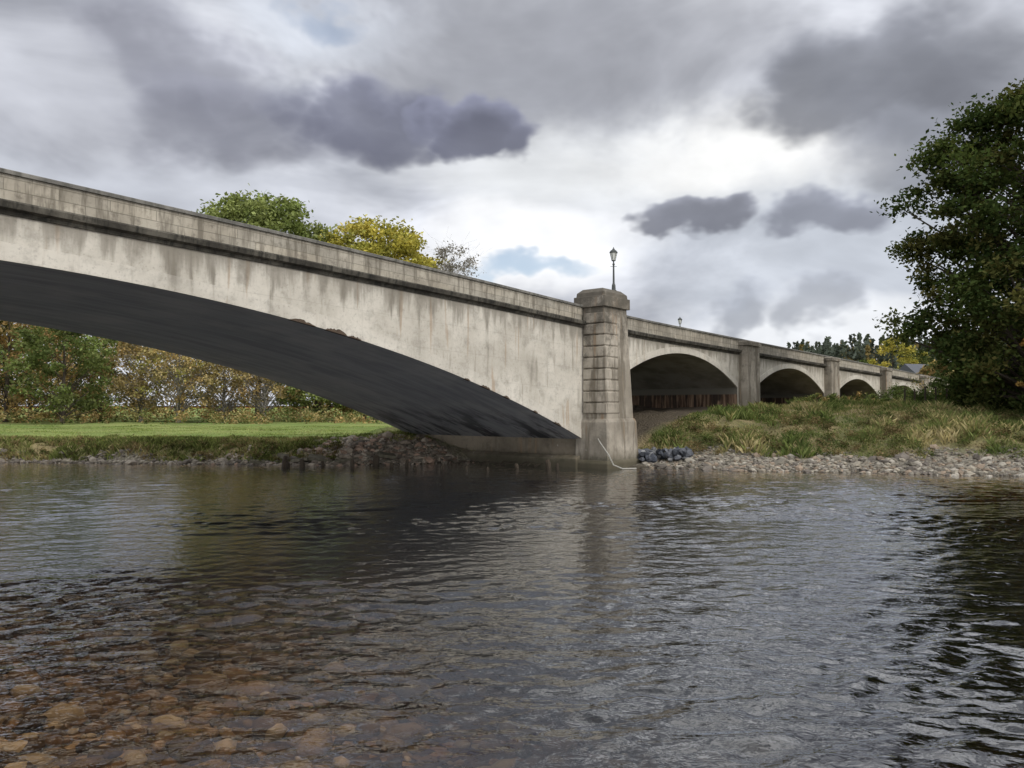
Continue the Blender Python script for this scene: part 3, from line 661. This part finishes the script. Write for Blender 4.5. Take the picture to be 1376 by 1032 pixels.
M,nt=new_mat('white_render'); tc=nt.node('ShaderNodeTexCoord'); out_bsdf(nt,nt.mix(nt.noise(tc.outputs['Object'],2),(.6,.6,.57),(.75,.75,.72)),.9); M_white=M
M,nt=new_mat('slate'); tc=nt.node('ShaderNodeTexCoord'); out_bsdf(nt,nt.mix(nt.noise(tc.outputs['Object'],3),(.06,.065,.075),(.12,.125,.14)),.8); M_slate=M
h=bpy.data.objects.new('white_house',None); link(h); hx,hy=pxX(1250,130),130.; h.location=(hx,hy,float(th(hx,hy))+.3); h.rotation_euler=(0,0,.3)
prism('walls',[(-2,-5,5,-3,3),(4.6,-5,5,-3,3)],M_white,0,h)
V_=[(-5.3,-3.3,4.5),(5.3,-3.3,4.5),(5.3,3.3,4.5),(-5.3,3.3,4.5),(-5.3,0,6.9),(5.3,0,6.9)]
me=bpy.data.meshes.new('roof'); me.from_pydata(V_,[],[(0,1,5,4),(2,3,4,5),(0,4,3),(1,2,5),(3,2,1,0)]); me.materials.append(M_slate); link(bpy.data.objects.new('roof',me),h)
for k,wx_ in enumerate((-3.3,-1.1,1.1,3.3)): prism(f'window_{k}',[(2.6,wx_-.45,wx_+.45,-3.04,-2.99),(3.8,wx_-.45,wx_+.45,-3.04,-2.99)],M_slate,0,h)
prism('chimney',[(6.0,4.2,5.0,-.4,.4),(7.8,4.2,5.0,-.4,.4)],M_white,0,h)

# ------------------------------------------------------------------ sky
w=bpy.data.worlds.new('World'); sc.world=w; w.use_nodes=True; w.node_tree.nodes.clear(); nt=NT(w.node_tree)
sun_dir=Vector((.70,-.60,.68)).normalized()
az=math.atan2(sun_dir.x,sun_dir.y); el=math.asin(sun_dir.z)
sky=nt.node('ShaderNodeTexSky'); sky.sky_type='NISHITA'; sky.sun_disc=False; sky.sun_elevation=el; sky.sun_rotation=az
tc=nt.node('ShaderNodeTexCoord'); D0=nt.vm('NORMALIZE',tc.outputs['Generated'])
Ds=nt.scale(D0,(1,1,1.5))
na=nt.noise(Ds,3.4,5,.58,'Color')
off=nt.scale(nt.vm('SUBTRACT',na,(.5,.5,.5)),(.33,.33,.33))
s0=nt.node('ShaderNodeSeparateXYZ'); nt.put(s0.inputs[0],D0)
so=nt.node('ShaderNodeSeparateXYZ'); nt.put(so.inputs[0],off)
AZ=nt.m('ARCTAN2',s0.outputs[0],s0.outputs[1]); EL=nt.m('ARCSINE',s0.outputs[2])
AZd=nt.m('ADD',AZ,so.outputs[0]); ELd=nt.m('ADD',EL,nt.m('MULTIPLY',so.outputs[1],.62))
Dp=nt.vm('ADD',Ds,nt.scale(na,(.10,.10,.10)))
v1=nt.vor(Dp,11).outputs['Distance']; v2=nt.vor(Dp,27).outputs['Distance']
puff=nt.m('SUBTRACT',nt.m('MULTIPLY_ADD',v1,.85,nt.m('MULTIPLY',v2,.38)),.42)
def blob(c,px,py,rx,ry,col,op=1.,edge=.5,pf=1.,rim=None):
    a0=math.atan((px-688)/1034); e0=math.atan((550-py)/1034*math.cos(a0))
    ca=math.cos(a0); rx_=rx/1034*ca*ca; ry_=ry/1034*ca
    u=nt.m('MULTIPLY',nt.m('SUBTRACT',AZd,a0),1/rx_); v=nt.m('MULTIPLY',nt.m('SUBTRACT',ELd,e0),1/ry_)
    d2=nt.m('MULTIPLY_ADD',u,u,nt.m('MULTIPLY',v,v))
    if pf: d2=nt.m('MULTIPLY_ADD',puff,pf,d2)
    f=nt.mr(d2,1+edge,max(0,1-edge),0,op)
    if rim:
        t=nt.m('MULTIPLY_ADD',v,.45,nt.m('MULTIPLY',d2,.55))
        col=nt.mix(nt.mr(t,.1,1.15),col,tuple(min(.9,x*rim) for x in col))
    return nt.mix(f,c,col)
tex=nt.noise(nt.scale(D0,(1,1,2.4)),2.8,5,.58,dist=.4)
c=nt.mix(nt.mr(tex,.36,.66),(.38,.40,.455),(.76,.785,.85))
# out-of-view sky: brightness added right and behind to light scene and water, dimmed left
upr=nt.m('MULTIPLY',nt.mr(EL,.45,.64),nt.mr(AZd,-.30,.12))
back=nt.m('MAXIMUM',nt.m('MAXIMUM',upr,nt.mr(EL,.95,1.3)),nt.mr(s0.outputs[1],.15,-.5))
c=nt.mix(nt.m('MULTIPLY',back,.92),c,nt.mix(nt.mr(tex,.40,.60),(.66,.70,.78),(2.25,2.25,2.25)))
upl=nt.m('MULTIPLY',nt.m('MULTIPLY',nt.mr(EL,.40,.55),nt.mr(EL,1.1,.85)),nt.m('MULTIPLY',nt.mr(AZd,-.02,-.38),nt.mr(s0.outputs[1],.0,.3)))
c=nt.mix(nt.m('MULTIPLY',upl,.8),c,(.30,.31,.355))  # unseen dark sky added on the left to darken the water reflections
c=blob(c,120,265,330,60,(.56,.585,.65),.8,.9,0)
c=blob(c,850,230,300,75,(.80,.82,.84),.85,.9,.4)
c=blob(c,1000,215,170,65,(1.,1.,.99),.85,.9,.5)
c=blob(c,1150,350,300,110,(.62,.665,.74),.7,.9,.3)
c=blob(c,700,350,170,60,(1.,1.01,1.03),.88,.8,.6)
c=blob(c,1150,440,290,42,(.93,.95,.98),.8,.9,.4)
c=blob(c,450,25,130,30,(.76,.81,.90),.7,.9,.4)
c=blob(c,800,65,330,85,(.35,.36,.40),.8,.95,.3)
c=blob(c,90,120,210,75,(.33,.34,.39),.6,.95,.3)
DK=(.155,.163,.218)
c=blob(c,250,90,130,60,(.24,.248,.30),.8,.8,.6,1.5)
c=blob(c,330,170,200,52,(.225,.233,.285),.8,.75,.6,1.5)
c=blob(c,505,155,145,66,DK,.9,.45,.8,1.8)
c=blob(c,665,172,112,56,DK,.95,.25,.9,2.1)
c=blob(c,1180,105,200,80,(.20,.21,.245),.9,.5,.7,1.6)
c=blob(c,1330,70,150,100,(.21,.22,.255),.8,.8,.5,1.4)
c=blob(c,1240,195,150,50,(.27,.285,.33),.75,.8,.6,1.4)
c=blob(c,915,312,66,28,(.21,.22,.265),.92,.35,.8,1.7)
c=blob(c,1095,298,98,34,(.25,.265,.32),.88,.45,.8,1.6)
c=blob(c,1020,412,64,30,(.35,.375,.43),.8,.55,.8,1.5)
c=blob(c,1155,408,72,36,(.37,.395,.45),.8,.55,.8,1.5)
tm=nt.m('MULTIPLY_ADD',puff,.24,nt.mr(tex,.3,.7,.92,1.12,False))
cm=nt.node('ShaderNodeCombineColor'); [nt.put(cm.inputs[k],tm) for k in range(3)]
c=nt.mix(1.,c,cm.outputs[0],'MULTIPLY')
bg1=nt.node('ShaderNodeBackground'); nt.l.new(sky.outputs[0],bg1.inputs[0]); bg1.inputs[1].default_value=.13
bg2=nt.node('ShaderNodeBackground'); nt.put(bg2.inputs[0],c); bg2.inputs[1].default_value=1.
hole=blob((0,0,0),705,378,100,12,(1,1,1),.7,.9,1.1); hole=blob(hole,440,12,50,16,(1,1,1),.45,.9,.8)
hs=nt.node('ShaderNodeSeparateColor'); nt.put(hs.inputs[0],hole)
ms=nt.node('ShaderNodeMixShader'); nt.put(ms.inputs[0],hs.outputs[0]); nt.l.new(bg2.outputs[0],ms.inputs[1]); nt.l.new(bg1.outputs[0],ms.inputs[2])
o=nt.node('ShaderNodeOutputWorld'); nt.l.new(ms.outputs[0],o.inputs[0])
w.name='sky'
try: w.cycles.sampling_method='NONE'
except Exception as e: print('ws',e)
L=bpy.data.lights.new('sun','SUN'); L.energy=1.5; L.angle=R_(12); L.color=(1,.95,.87)
lo=bpy.data.objects.new('sun',L); link(lo); lo.rotation_euler=(-sun_dir).to_track_quat('-Z','Y').to_euler()

# ------------------------------------------------------------------ camera
cam=bpy.data.cameras.new('camera'); co=bpy.data.objects.new('camera',cam); link(co)
cam.sensor_width=36; cam.lens=1034/1376*36; cam.clip_end=5000; cam.clip_start=.05
co.location=(0,0,2.5); co.rotation_euler=(R_(90+1.88),0,0); sc.camera=co
sc.view_settings.view_transform='Standard'; sc.view_settings.look='None'; sc.view_settings.exposure=0
